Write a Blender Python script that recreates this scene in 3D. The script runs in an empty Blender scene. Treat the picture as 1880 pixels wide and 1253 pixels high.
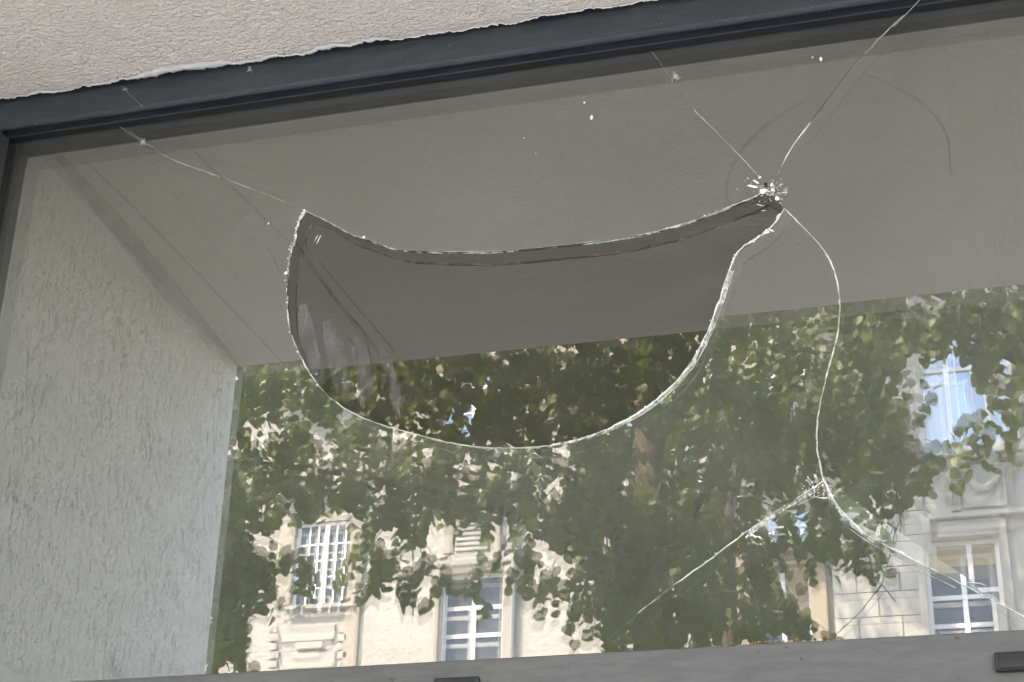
import bpy, bmesh, math, random
from mathutils import Vector, Matrix, Euler
R = random.Random(7)
sc = bpy.context.scene
C = sc.collection

# ------------------------------------------------------------------ camera
CAM = Vector((0.0, -2.2, 1.6))
FPX, PITCH, YAW, ROLL = 3192.5, 0.4548, 0.2899, 0.0277      # focal length in pixels of the 1880 px wide photo
cp, sp, cy, sy = math.cos(PITCH), math.sin(PITCH), math.cos(YAW), math.sin(YAW)
FW = Vector((-sy * cp, cy * cp, sp))
RT0 = Vector((cy, sy, 0)); UP0 = RT0.cross(FW)
RT = RT0 * math.cos(ROLL) + UP0 * math.sin(ROLL)
UP = UP0 * math.cos(ROLL) - RT0 * math.sin(ROLL)
cd = bpy.data.cameras.new('camera'); cam = bpy.data.objects.new('camera', cd); C.objects.link(cam)
cd.sensor_width = 36; cd.lens = FPX / 1880 * 36; cd.clip_start = 0.05; cd.clip_end = 600
cam.matrix_world = Matrix(((RT.x, UP.x, -FW.x, CAM.x), (RT.y, UP.y, -FW.y, CAM.y), (RT.z, UP.z, -FW.z, CAM.z), (0, 0, 0, 1)))
sc.camera = cam

# ------------------------------------------------------------------ sky, sun, exposure
SUN = Vector((-0.42, 0.38, 0.83)).normalized()               # towards the sun: behind the near house, a little to the left
w = bpy.data.worlds.new('World'); sc.world = w; w.use_nodes = True
nt = w.node_tree; nt.nodes.clear()
sky = nt.nodes.new('ShaderNodeTexSky'); sky.sky_type = 'NISHITA'; sky.sun_disc = False
sky.sun_elevation = math.asin(SUN.z); sky.sun_rotation = math.atan2(SUN.x, SUN.y)
sky.air_density = 1.0; sky.dust_density = 1.2
bg = nt.nodes.new('ShaderNodeBackground'); bg.inputs['Strength'].default_value = 0.15
wo = nt.nodes.new('ShaderNodeOutputWorld')
nt.links.new(sky.outputs[0], bg.inputs['Color']); nt.links.new(bg.outputs[0], wo.inputs['Surface'])
sl = bpy.data.lights.new('sun', 'SUN'); sl.energy = 2.3; sl.angle = math.radians(0.5); sl.color = (1.0, 0.975, 0.94)
so = bpy.data.objects.new('sun', sl); C.objects.link(so)
so.rotation_euler = SUN.to_track_quat('Z', 'Y').to_euler(); so.location = (-20, 30, 40)
sc.view_settings.view_transform = 'Standard'; sc.view_settings.look = 'None'
sc.view_settings.gamma = 1.0; sc.view_settings.use_curve_mapping = False
sc.view_settings.exposure = 3.88
sc.view_settings.use_white_balance = True; sc.view_settings.white_balance_temperature = 8200; sc.view_settings.white_balance_tint = 14
sc.cycles.use_denoising = True; sc.cycles.use_adaptive_sampling = False
sc.cycles.max_bounces = 10; sc.cycles.diffuse_bounces = 5; sc.cycles.glossy_bounces = 5; sc.cycles.transparent_max_bounces = 12
sc.cycles.sample_clamp_indirect = 6

# ------------------------------------------------------------------ measured places
ZT, XL, ZB, LIP, ZS, DEP = 3.2004, -1.5617, 2.2323, 0.0496, 3.2537, 1.0274
XWB, XWF = -1.585, -1.6076          # side wall at the window and at its front edge
XR = 1.30                           # right end of the window, outside the picture
TIN = 0.020                         # inner pane behind the outer pane
FY = 27.0                           # house fronts across the street


def ray(px, py):
    return (FW * FPX + RT * (px - 940) + UP * (626.5 - py)).normalized()


def G(px, py, y=0.0):               # a point in the plane of the window
    d = ray(px, py); t = (y - CAM.y) / d.y
    p = CAM + d * t
    return p


def M(px, py, Y):                   # a point of the street, met in the window: Y metres in front of the pane
    p = G(px, py, Y)
    return Vector((p.x, -p.y, p.z))


# ------------------------------------------------------------------ helpers
def link(name, me, mat=None, parent=None, loc=None):
    o = bpy.data.objects.new(name, me); C.objects.link(o)
    if mat is not None and me is not None and not me.materials: me.materials.append(mat)
    if parent is not None: o.parent = parent
    if loc is not None: o.location = loc
    return o


def mesh(name, verts, faces, smooth=False):
    me = bpy.data.meshes.new(name); me.from_pydata([tuple(v) for v in verts], [], faces); me.update()
    if smooth:
        me.polygons.foreach_set('use_smooth', [True] * len(me.polygons))
    return me


def thing(name, label, cat, loc=(0, 0, 0), group=None):
    o = bpy.data.objects.new(name, None); C.objects.link(o); o.location = loc; o.empty_display_size = 0.2
    o['label'] = label; o['category'] = cat
    if group: o['group'] = group
    return o


def tag(o, label, cat, group=None):
    o['label'] = label; o['category'] = cat
    if group: o['group'] = group
    return o


class MB:
    def __init__(s): s.v = []; s.f = []
    def add(s, vs, fs):
        n = len(s.v); s.v += [Vector(v) for v in vs]; s.f += [tuple(i + n for i in f) for f in fs]
        return s
    def box(s, x0, x1, y0, y1, z0, z1, b=0.0):
        if x0 > x1: x0, x1 = x1, x0
        if y0 > y1: y0, y1 = y1, y0
        if z0 > z1: z0, z1 = z1, z0
        if b <= 0:
            vs = [(x0, y0, z0), (x1, y0, z0), (x1, y1, z0), (x0, y1, z0), (x0, y0, z1), (x1, y0, z1), (x1, y1, z1), (x0, y1, z1)]
            return s.add(vs, [(0, 3, 2, 1), (4, 5, 6, 7), (0, 1, 5, 4), (1, 2, 6, 5), (2, 3, 7, 6), (3, 0, 4, 7)])
        bm = bmesh.new(); bmesh.ops.create_cube(bm, size=1)
        for v in bm.verts: v.co = Vector(((x0 + x1) / 2 + v.co.x * (x1 - x0), (y0 + y1) / 2 + v.co.y * (y1 - y0), (z0 + z1) / 2 + v.co.z * (z1 - z0)))
        bmesh.ops.bevel(bm, geom=bm.edges[:], offset=b, segments=2, affect='EDGES', profile=0.6)
        bm.verts.index_update()
        s.add([v.co for v in bm.verts], [tuple(v.index for v in f.verts) for f in bm.faces]); bm.free()
        return s
    def tube(s, pts, rad, n=6, cap=True):
        pts = [Vector(p) for p in pts]; base = len(s.v); k = len(pts)
        rs = rad if isinstance(rad, (list, tuple)) else [rad] * k
        for i, p in enumerate(pts):
            d = (pts[min(i + 1, k - 1)] - pts[max(i - 1, 0)])
            d = d.normalized() if d.length > 1e-9 else Vector((0, 0, 1))
            a = d.cross(Vector((0.13, 0.2, 1)) if abs(d.z) < .9 else Vector((1, 0.1, 0))).normalized(); b = d.cross(a)
            for j in range(n):
                t = 2 * math.pi * j / n
                s.v.append(p + (a * math.cos(t) + b * math.sin(t)) * rs[i])
        for i in range(k - 1):
            for j in range(n):
                s.f.append((base + i * n + j, base + i * n + (j + 1) % n, base + (i + 1) * n + (j + 1) % n, base + (i + 1) * n + j))
        if cap:
            s.f.append(tuple(base + j for j in range(n))[::-1]); s.f.append(tuple(base + (k - 1) * n + j for j in range(n)))
        return s
    def profile_x(s, prof, x0, x1):    # extrude a (y, z) outline along x
        n = len(prof)
        vs = [(x0, p[0], p[1]) for p in prof] + [(x1, p[0], p[1]) for p in prof]
        fs = [(i, (i + 1) % n, n + (i + 1) % n, n + i) for i in range(n)] + [tuple(range(n))[::-1], tuple(range(n, 2 * n))]
        return s.add(vs, fs)
    def profile_z(s, prof, z0, z1):    # extrude an (x, y) outline along z
        n = len(prof)
        vs = [(p[0], p[1], z0) for p in prof] + [(p[0], p[1], z1) for p in prof]
        fs = [(i, (i + 1) % n, n + (i + 1) % n, n + i) for i in range(n)] + [tuple(range(n))[::-1], tuple(range(n, 2 * n))]
        return s.add(vs, fs)
    def build(s, name, mat, parent=None, smooth=False):
        me = mesh(name, s.v, s.f, smooth)
        bm = bmesh.new(); bm.from_mesh(me); bmesh.ops.recalc_face_normals(bm, faces=bm.faces); bm.to_mesh(me); bm.free()
        return link(name, me, mat, parent)


# ------------------------------------------------------------------ materials
class N:                              # small node-tree writer
    def __init__(s, name):
        s.m = bpy.data.materials.new(name); s.m.use_nodes = True; s.t = s.m.node_tree; s.t.nodes.clear()
        s.out = s.n('ShaderNodeOutputMaterial')
    def n(s, typ, **kw):
        o = s.t.nodes.new(typ)
        for k, v in kw.items():
            if hasattr(o, k) and k not in ('inputs',): setattr(o, k, v)
        return o
    def l(s, a, b): s.t.links.new(a, b)
    def coord(s, scale=(1, 1, 1), rot=(0, 0, 0), loc=(0, 0, 0)):
        tc = s.n('ShaderNodeNewGeometry'); mp = s.n('ShaderNodeMapping')
        mp.inputs['Scale'].default_value = scale; mp.inputs['Rotation'].default_value = rot; mp.inputs['Location'].default_value = loc
        s.l(tc.outputs['Position'], mp.inputs['Vector']); return mp.outputs[0]
    def noise(s, vec, scale, detail=3, rough=.5, dist=0):
        o = s.n('ShaderNodeTexNoise'); o.inputs['Scale'].default_value = scale; o.inputs['Detail'].default_value = detail
        o.inputs['Roughness'].default_value = rough; o.inputs['Distortion'].default_value = dist
        s.l(vec, o.inputs['Vector']); return o.outputs['Fac']
    def ramp(s, fac, stops):
        o = s.n('ShaderNodeValToRGB'); e = o.color_ramp.elements
        while len(e) < len(stops): e.new(0.5)
        for el, (p, c) in zip(e, stops):
            el.position = p; el.color = (c, c, c, 1) if isinstance(c, (int, float)) else (*c, 1)
        s.l(fac, o.inputs['Fac']); return o.outputs['Color']
    def math(s, op, a, b=None, clamp=False):
        o = s.n('ShaderNodeMath'); o.operation = op; o.use_clamp = clamp
        for i, x in enumerate((a, b)):
            if x is None: continue
            if isinstance(x, (int, float)): o.inputs[i].default_value = x
            else: s.l(x, o.inputs[i])
        return o.outputs[0]
    def mixc(s, fac, a, b, blend='MIX'):
        o = s.n('ShaderNodeMix'); o.data_type = 'RGBA'; o.blend_type = blend
        for sock, x in ((o.inputs['Factor'], fac), (o.inputs[6], a), (o.inputs[7], b)):
            if isinstance(x, (int, float)): sock.default_value = x
            elif isinstance(x, tuple): sock.default_value = (*x, 1)
            else: s.l(x, sock)
        return o.outputs[2]
    def bump(s, h, strength=.5, dist=.002, normal=None):
        o = s.n('ShaderNodeBump'); o.inputs['Strength'].default_value = strength; o.inputs['Distance'].default_value = dist
        s.l(h, o.inputs['Height'])
        if normal is not None: s.l(normal, o.inputs['Normal'])
        return o.outputs[0]
    def bsdf(s, col, rough=.8, spec=.3, normal=None, metallic=0.0):
        o = s.n('ShaderNodeBsdfPrincipled')
        if isinstance(col, tuple): o.inputs['Base Color'].default_value = (*col, 1)
        else: s.l(col, o.inputs['Base Color'])
        if isinstance(rough, (int, float)): o.inputs['Roughness'].default_value = rough
        else: s.l(rough, o.inputs['Roughness'])
        o.inputs['Specular IOR Level'].default_value = spec; o.inputs['Metallic'].default_value = metallic
        if normal is not None: s.l(normal, o.inputs['Normal'])
        return o.outputs[0]
    def mixs(s, fac, a, b):
        o = s.n('ShaderNodeMixShader')
        if isinstance(fac, (int, float)): o.inputs[0].default_value = fac
        else: s.l(fac, o.inputs[0])
        s.l(a, o.inputs[1]); s.l(b, o.inputs[2]); return o.outputs[0]
    def done(s, sh): s.l(sh, s.out.inputs['Surface']); return s.m


def simple(name, col, rough=.7, spec=.3, var=.12, scale=6, bump=0, bscale=40):
    k = N(name); c = k.coord()
    f = k.noise(c, scale, 4, .6)
    col2 = k.mixc(f, tuple(x * (1 - var) for x in col), tuple(min(1, x * (1 + var)) for x in col))
    nm = k.bump(k.noise(c, bscale, 3), 1.0, bump) if bump else None
    return k.done(k.bsdf(col2, rough, spec, nm))


# fine rolled plaster of the soffit: pebbly orange peel with soft worms
k = N('soffit_plaster'); c = k.coord()
cw = k.coord(scale=(1, 1.5, 1), rot=(0, 0, .3))
h1 = k.noise(cw, 120, 1.6, .45, .7); h2 = k.noise(c, 210, 2, .5); h3 = k.noise(c, 14, 2)
hh = k.math('ADD', k.math('MULTIPLY', k.ramp(h1, [(.25, 0), (.75, 1)]), .8), k.math('MULTIPLY', h2, .45))
hh = k.math('ADD', hh, k.math('MULTIPLY', h3, .5))
stain = k.noise(c, 2.3, 4, .55)
col = k.mixc(k.ramp(stain, [(.35, 0), (.7, 1)]), (.77, .685, .61), (.84, .755, .68))
speck = k.ramp(k.noise(c, 60, 1), [(.80, 0), (.83, 1)])
col = k.mixc(speck, col, (.32, .25, .2))
M_SOFFIT = k.done(k.bsdf(col, .85, .25, k.bump(hh, 1.0, .0062)))

# scraped render of the side wall: smooth skin with short vertical grooves and grains pulled up
k = N('scraped_render'); c = k.coord()
cv = k.coord(scale=(1, 1, .33)); cw = k.coord(scale=(1, 1, .55), loc=(3.1, 1, 2))
g1 = k.noise(cv, 78, 2.2, .5, 1.2); g2 = k.noise(cw, 120, 2, .55, .8); area = k.noise(c, 7, 2)
worm = k.ramp(g1, [(.60, 0), (.635, 1), (.70, .1)])
grain = k.ramp(g2, [(.63, 0), (.69, 1)])
hh = k.math('ADD', k.math('MULTIPLY', worm, k.math('MULTIPLY', k.ramp(area, [(.34, .12), (.62, 1)]), -.9)), k.math('MULTIPLY', grain, .9))
hh = k.math('ADD', hh, k.math('MULTIPLY', k.noise(c, 260, 2), .12))
col = k.mixc(k.noise(c, 3, 4), (.71, .675, .64), (.78, .745, .71))
M_RENDER = k.done(k.bsdf(col, .8, .2, k.bump(hh, 1.0, .0075)))
M_LIPS = simple('white_paint_edge', (.80, .77, .72), .8, .2, .1, 40, .002, 120)
M_GAP = simple('dark_joint', (.02, .02, .02), .9, .1)

# powder coated aluminium with dust
k = N('anthracite_coating'); c = k.coord(scale=(.25, 1, 1))
d = k.noise(c, 90, 4, .65); e = k.noise(k.coord(), 5, 4, .6)
col = k.mixc(k.ramp(d, [(.45, 0), (.8, 1)]), (.031, .040, .050), (.058, .066, .073))
col = k.mixc(k.ramp(e, [(.5, 0), (.8, .45)]), col, (.085, .085, .082))
spot = k.ramp(k.noise(k.coord(), 210, 1), [(.79, 0), (.81, 1)])
col = k.mixc(spot, col, (.4, .4, .38))
M_FRAME = k.done(k.bsdf(col, k.ramp(d, [(.3, .34), (.8, .6)]), .5, k.bump(d, .4, .0004)))
k = N('pale_transom_coating'); c = k.coord(scale=(.16, 1, 1))
d = k.noise(c, 110, 4, .7); e = k.noise(k.coord(), 4, 4, .6)
col = k.mixc(k.ramp(d, [(.4, 0), (.75, 1)]), (.072, .072, .068), (.100, .099, .093))  # paler base than the frame coating
col = k.mixc(k.ramp(e, [(.45, 0), (.8, .5)]), col, (.13, .13, .12))
dots = k.ramp(k.noise(k.coord(), 130, 1), [(.75, 0), (.78, 1)]); col = k.mixc(dots, col, (.05, .045, .04))
M_TRANSOM = k.done(k.bsdf(col, .55, .4, k.bump(d, .4, .0004)))
M_RUBBER = simple('black_gasket', (.012, .012, .014), .5, .3)
M_CAP = simple('black_plastic', (.012, .012, .012), .42, .4, .2, 80)

# panes: clear glass, an honest share of mirror, dust lying on it (inner film also stands in for light from the room)
def glass(name, refl, dust, tint, outer):
    k = N(name); c = k.coord()
    fr = k.n('ShaderNodeLayerWeight'); fr.inputs['Blend'].default_value = .5
    fac = k.math('ADD', k.math('MULTIPLY', k.math('POWER', fr.outputs['Facing'], 5.0), .9), refl + .02, True)
    gl = k.n('ShaderNodeBsdfGlossy'); gl.inputs['Roughness'].default_value = 0.0; gl.inputs['Color'].default_value = (*tint, 1)
    tr = k.n('ShaderNodeBsdfTransparent'); tr.inputs['Color'].default_value = (.95, .96, .94, 1)
    sh = k.mixs(fac, tr.outputs[0], gl.outputs[0])
    dd = k.n('ShaderNodeBsdfDiffuse'); dd.inputs['Color'].default_value = (.60, .62, .57, 1) if outer else (.60, .565, .485, 1)
    dt = k.n('ShaderNodeBsdfTranslucent'); dt.inputs['Color'].default_value = (.60, .62, .58, 1)
    ds = k.mixs(.5, dd.outputs[0], dt.outputs[0])
    film = k.ramp(k.noise(k.coord(scale=(1, 1, .6)), 2.2, 4, .6, .6), [(.25, .55), (.75, 1.4)])
    if outer:
        # rain drip speckles on the right hand end, wiped streaks elsewhere
        drip = k.ramp(k.noise(k.coord(scale=(1, 1, .14)), 170, 3, .7), [(.52, 0), (.66, 1)])
        sepx = k.n('ShaderNodeSeparateXYZ'); k.l(k.coord(), sepx.inputs[0])
        right = k.math('MULTIPLY', k.math('SUBTRACT', sepx.outputs[0], -.09), 7.0, True)
        left = k.math('MULTIPLY', k.math('SUBTRACT', -.9, sepx.outputs[0]), 1.2, True)
        cloud = k.ramp(k.noise(k.coord(), 6, 3), [(.4, .2), (.65, 1)])
        streak = k.ramp(k.noise(k.coord(scale=(1, 1, 6), rot=(0, .10, 0)), 26, 4, .7), [(.5, 0), (.9, .6)])
        sm = k.ramp(k.noise(k.coord(rot=(0, .8, 0), scale=(1, 1, 3.5)), 5, 5, .65, 1.5), [(.5, 0), (.8, .5)])
        speck = k.ramp(k.noise(k.coord(), 150, 1, .5), [(.77, 0), (.80, 1)])
        amt = k.math('ADD', film, k.math('MULTIPLY', k.math('MULTIPLY', drip, right), k.math('MULTIPLY', cloud, 1.3)))
        amt = k.math('ADD', amt, k.math('ADD', streak, sm))
        amt = k.math('ADD', k.math('MULTIPLY', amt, dust), k.math('MULTIPLY', speck, .12), True)
    else:
        sm = k.ramp(k.noise(k.coord(rot=(0, -.9, 0), scale=(1, 1, 5)), 4, 5, .6, 2.0), [(.5, 0), (.75, 1)])
        amt = k.math('MULTIPLY', k.math('ADD', film, sm), dust, True)
    return k.done(k.mixs(amt, sh, ds))

M_OUTER = glass('outer_glass', .18, .088, (.985, 1, .965), True)
M_INNER = glass('inner_glass', .15, .080, (1, .985, .92), False)
k = N('broken_glass_edge'); c = k.coord()
e1 = k.noise(c, 60, 3, .7); e2 = k.noise(c, 9, 2)
wh = k.bsdf((.85, .87, .82), .35, .5); dk = k.bsdf((.03, .06, .045), .1, .6)
M_EDGE = k.done(k.mixs(k.ramp(k.math('ADD', e1, k.math('MULTIPLY', k.math('SUBTRACT', e2, .5), .8)), [(.35, 0), (.55, 1)]), wh, dk))
M_FROST = simple('crushed_glass', (.88, .89, .85), .4, .5, .08, 200)
k = N('crack_line'); c = k.coord()
t_ = k.n('ShaderNodeBsdfTransparent'); f_ = k.bsdf((.86, .87, .82), .4, .5)
M_CRACK = k.done(k.mixs(k.ramp(k.math('ADD', k.math('MULTIPLY', k.noise(c, 12, 3, .6), .6), k.math('MULTIPLY', k.noise(c, 90, 3, .7), .4)), [(.40, .04), (.60, .85)]), t_.outputs[0], f_))
M_DARKCRACK = simple('dark_crack_wall', (.05, .055, .05), .3, .4)
k = N('tight_crack_wall'); t_ = k.n('ShaderNodeBsdfTransparent'); f_ = k.bsdf((.7, .72, .68), .3, .5)
M_WALL = k.done(k.mixs(k.ramp(k.noise(k.coord(), 14, 3, .7), [(.42, .02), (.7, .3)]), t_.outputs[0], f_))
M_WEB = simple('grey_web', (.52, .51, .47), .9, .1)
M_DUST = simple('brown_dust', (.10, .085, .065), .95, .1, .4, 60)
M_RUST = simple('rusty_leaf_dust', (.35, .24, .13), .95, .1, .5, 60)
M_SPOT = simple('white_spatter', (.85, .85, .82), .6, .3, .05)
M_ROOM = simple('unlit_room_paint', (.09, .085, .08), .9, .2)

# house fronts
def plaster(name, a, b, bd=.006, bs=16):
    k = N(name); c = k.coord(); f = k.noise(c, 1.1, 5, .6); g = k.noise(c, bs, 4, .65)
    col = k.mixc(k.ramp(f, [(.3, 0), (.7, 1)]), a, b)
    drip = k.ramp(k.noise(k.coord(scale=(1, 1, .12)), 3.2, 4, .7), [(.55, 0), (.8, .35)])
    col = k.mixc(drip, col, tuple(x * .62 for x in a))
    return k.done(k.bsdf(col, .9, .15, k.bump(g, 1.0, bd)))
M_CREAM = plaster('cream_smooth_plaster', (.34, .325, .295), (.39, .37, .34), .004, 30)
M_ROUGH = plaster('rough_cast_plaster', (.38, .365, .34), (.45, .43, .40), .05, 11)
M_BEIGE = plaster('beige_trim', (.32, .295, .26), (.36, .33, .29), .004, 30)
M_OCHRE = plaster('ochre_loggia_plaster', (.33, .285, .23), (.37, .32, .26), .004, 30)
M_STONE = plaster('pale_limestone', (.36, .35, .33), (.41, .40, .375), .006, 25)
M_WHITE = simple('white_window_paint', (.80, .80, .80), .5, .4, .04)
M_ROOF = simple('red_roof_tile', (.22, .08, .05), .85, .2, .3, 3)
M_METAL = simple('dark_iron', (.03, .03, .032), .5, .5)
M_ZINC = simple('zinc_gutter', (.28, .30, .32), .5, .5)
M_CURT = simple('white_curtain', (.6, .6, .6), .9, .1, .15, 10)
M_BLIND = simple('beige_blind', (.42, .35, .26), .9, .1, .1, 4)
def pane_mat(name, base, refl):
    k = N(name); b = k.bsdf(base, .6, .2); g = k.n('ShaderNodeBsdfGlossy'); g.inputs['Roughness'].default_value = .01
    g.inputs['Color'].default_value = (.62, .78, 1, 1)  # sky blue put into the gloss colour, the reflected sky alone is paler
    nm = k.bump(k.noise(k.coord(), 1.4, 2), .25, .02); k.l(nm, g.inputs['Normal'])
    return k.done(k.mixs(refl, b, g.outputs[0]))
M_PANE = pane_mat('window_glass_dark', (.05, .05, .055), .045)
M_PANEB = pane_mat('window_glass_sky', (.05, .06, .09), .42)
M_PANEC = pane_mat('window_glass_curtained', (.42, .42, .43), .25)

# leaves and wood
def leafmat(name, a, b, tr):
    k = N(name); c = k.coord(); f = k.noise(c, 2.2, 3, .6); g = k.noise(c, 30, 2)
    col = k.mixc(k.ramp(k.math('ADD', f, k.math('MULTIPLY', k.math('SUBTRACT', g, .5), .6)), [(.3, 0), (.7, 1)]), a, b)
    p = k.bsdf(col, .5, .35)
    t = k.n('ShaderNodeBsdfTranslucent'); k.l(k.mixc(1.0, col, (1.6, 1.7, .7), 'MULTIPLY'), t.inputs['Color'])
    return k.done(k.mixs(tr, p, t.outputs[0]))
M_LEAF = leafmat('lime_leaf', (.055, .078, .027), (.102, .130, .042), .36)
M_LEAF2 = leafmat('plane_leaf', (.045, .065, .02), (.08, .11, .03), .3)
k = N('grey_bark'); c = k.coord(scale=(1, 1, .2)); f = k.noise(c, 22, 4, .7)
M_BARK = k.done(k.bsdf(k.ramp(f, [(.3, (.045, .035, .027)), (.7, (.12, .10, .08))]), .9, .2, k.bump(f, 1, .02)))
M_TWIG = simple('brown_twig', (.05, .038, .028), .8, .2)

# ground
def asphalt(name, a, b, s):
    k = N(name); c = k.coord(); f = k.noise(c, s, 5, .7); g = k.noise(c, .4, 3)
    return k.done(k.bsdf(k.mixc(g, k.mixc(f, a, b), a), .9, .2, k.bump(f, 1, .004)))
M_ASPH = asphalt('asphalt', (.045, .045, .047), (.07, .07, .07), 60)
M_PAVE = asphalt('granite_paving', (.42, .40, .37), (.50, .48, .44), 30)
M_EARTH = asphalt('sandy_ground', (.16, .14, .11), (.22, .19, .15), 10)
M_KERB = asphalt('granite_kerb', (.24, .24, .24), (.3, .3, .29), 40)
M_LINE = simple('white_road_paint', (.75, .75, .73), .8, .2, .1, 20)


def struct(name, mb, mat):
    o = mb.build(name, mat); o['kind'] = 'structure'; return o


# ------------------------------------------------------------------ ground, street
struct('ground', MB().add([(-300, -300, -.15), (300, -300, -.15), (300, 200, -.15), (-300, 200, -.15)], [(0, 1, 2, 3)]), M_EARTH)
struct('pavement', MB().box(-60, 60, -8.6, 6, -.14, 0), M_PAVE)
struct('road', MB().box(-60, 60, -20.0, -8.9, -.14, -.11), M_ASPH)
struct('far_pavement', MB().box(-60, 60, -26.9, -20.3, -.14, 0), M_PAVE)
struct('kerb', MB().box(-60, 60, -8.898, -8.602, -.14, .003, .01), M_KERB)
struct('far_kerb', MB().box(-60, 60, -20.298, -20.002, -.14, .003, .01), M_KERB)
mk = MB()
for i in range(-18, 18): mk.box(i * 3.0, i * 3.0 + 1.5, -14.5, -14.38, -.108, -.104)
struct('road_marking', mk, M_LINE)

# ------------------------------------------------------------------ near house with the recess
near = thing('corner_house', 'rough plastered house whose entrance recess has a peeling soffit over the broken window', 'building')
H = 17.5
XRW = 1.42                                                          # right cheek of the recess
# soffit: one ragged slab
rg = random.Random(3)
def wob(x, seed, a, s):
    return a * (math.sin(x * s + seed) + .6 * math.sin(x * s * 2.3 + seed * 2.1) + .4 * math.sin(x * s * 5.1 + seed * .7) + rg.uniform(-.6, .6)) / 1.6
n = 900
xs = [XWF - .02 + (XRW + .05 - XWF) * i / n for i in range(n + 1)]
edge = [-LIP - .0105 + wob(x, 1.0, .0030, 17) + wob(x, 4.0, .0030, 71) + rg.uniform(-.001, .001) for x in xs]
vs, fs = [], []
for i, x in enumerate(xs):
    vs += [(x, -DEP, ZS), (x, edge[i] - .012, ZS), (x, edge[i], ZS + .0015), (x, edge[i] + .001, ZS + .016)]
for i in range(n):
    for j in range(3): fs.append((4 * i + j, 4 * i + j + 1, 4 * i + 4 + j + 1, 4 * i + 4 + j))
soff = link('soffit', mesh('soffit', vs, fs), M_SOFFIT, near)
# white paint crust along the ragged edge
vs, fs = [], []
for i, x in enumerate(xs):
    wd = max(.0004, .0045 + .0075 * math.sin(x * 6.2 + 2.6) + .0045 * math.sin(x * 21 + 2) + .0025 * math.sin(x * 63) + rg.uniform(-.0015, .0015))
    vs += [(x, edge[i] - wd, ZS - .0006), (x, edge[i] - wd * .55, ZS - .0022), (x, edge[i] + .0004, ZS - .0010), (x, edge[i] + .0010, ZS + .003)]
for i in range(n):
    for j in range(3): fs.append((4 * i + j, 4 * i + j + 1, 4 * i + 4 + j + 1, 4 * i + 4 + j))
o = link('paint_crust', mesh('paint_crust', vs, fs, True), M_LIPS, soff)
o['label'] = 'bright ragged paint crust along the soffit edge'
MB().box(XWF - .1, XRW + .1, -LIP - .03, .08, ZS + .0165, ZS + .03).build('lintel_joint', M_GAP, near)
# side wall: slightly splayed, front corner rounded over
MB().profile_z([(XWB, -.02), (XWF + .004, -DEP + .012), (XWF, -DEP), (XWF - .012, -DEP - .004), (XWF - .5, -DEP - .004), (XWF - .5, -.02)], -.02, ZS + .002).build('side_wall', M_RENDER, near)
MB().box(XRW, XRW + .5, -DEP - .004, -.02, -.02, ZS + .002).build('side_wall', M_RENDER, near)
# street front over and beside the recess
MB().box(-30, 30, -DEP - .002, -DEP + .35, ZS + .02, H).build('upper_wall', M_RENDER, near)
MB().box(-30, XWF - .502, -DEP - .002, -DEP + .35, -.02, ZS + .018).build('front_wall', M_RENDER, near)
MB().box(XRW + .502, 30, -DEP - .002, -DEP + .35, -.02, ZS + .018).build('front_wall', M_RENDER, near)
MB().box(-30, 30, -DEP + .352, 12, H - .3, H).build('roof', M_ROOF, near)
# the unlit room behind the panes
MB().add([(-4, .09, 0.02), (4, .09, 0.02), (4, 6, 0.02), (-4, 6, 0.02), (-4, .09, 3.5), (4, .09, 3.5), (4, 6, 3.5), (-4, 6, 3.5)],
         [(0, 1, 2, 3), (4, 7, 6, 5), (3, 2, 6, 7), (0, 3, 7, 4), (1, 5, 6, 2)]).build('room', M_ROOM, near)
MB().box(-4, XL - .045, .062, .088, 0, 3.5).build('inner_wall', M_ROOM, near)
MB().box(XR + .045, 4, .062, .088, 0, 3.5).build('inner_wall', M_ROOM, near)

# ------------------------------------------------------------------ broken window
win = thing('transom_window', 'dark grey framed window with a cracked pane and a large curved hole', 'window', (0, 0, ZB))
def wpart(mb, name, mat, smooth=False, parent=None):
    for v in mb.v: v.z -= ZB
    return mb.build(name, mat, parent or win, smooth)
yf = -LIP
top = [(yf, ZS + .015), (yf, ZT + .0055), (yf + .0022, ZT + .0030), (yf + .0022, ZT + .0012), (yf + .0040, ZT), (yf + .0075, ZT), (yf + .0075, ZT + .014), (-.020, ZT + .014), (-.020, ZT + .002), (-.016, ZT + .002), (-.016, ZT + .004), (.058, ZT + .004), (.058, ZS + .015)]
f = wpart(MB().profile_x(top, XL - .045, XR + .045), 'frame_bar', M_FRAME)
f['label'] = 'top frame bar under the ragged plaster'
wpart(MB().profile_x([(-.0155, ZT + .0016), (-.002, ZT + .0002), (-.0006, ZT + .0008), (-.0006, ZT + .0038), (-.0155, ZT + .0038)], XL, XR), 'gasket', M_RUBBER)
lf = [(XL, yf + .004), (XL - .0012, yf + .0022), (XL - .0030, yf + .0022), (XL - .0055, yf), (XL - .040, yf), (XL - .040, .058), (XL - .004, .058), (XL - .004, -.016), (XL, -.016)]
wpart(MB().profile_z(lf, ZB + .0002, ZT - .0002), 'frame_bar', M_FRAME)
wpart(MB().profile_z([(XL + .0006, -.0155), (XL + .005, -.002), (XL + .0042, -.0006), (XL - .003, -.0006), (XL - .003, -.0155)], ZB, ZT - .005), 'gasket', M_RUBBER)
rf = [(2 * 0 + XR, yf + .004), (XR + .0055, yf), (XR + .040, yf), (XR + .040, .058), (XR + .004, .058), (XR + .004, -.016), (XR, -.016)]
wpart(MB().profile_z(rf, ZB + .0002, ZT - .0002), 'frame_bar', M_FRAME)
bt = [(yf, ZB - .105), (yf, ZB - .0022), (yf + .0020, ZB), (-.016, ZB), (-.016, ZB - .004), (.058, ZB - .004), (.058, ZB - .105)]
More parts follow.
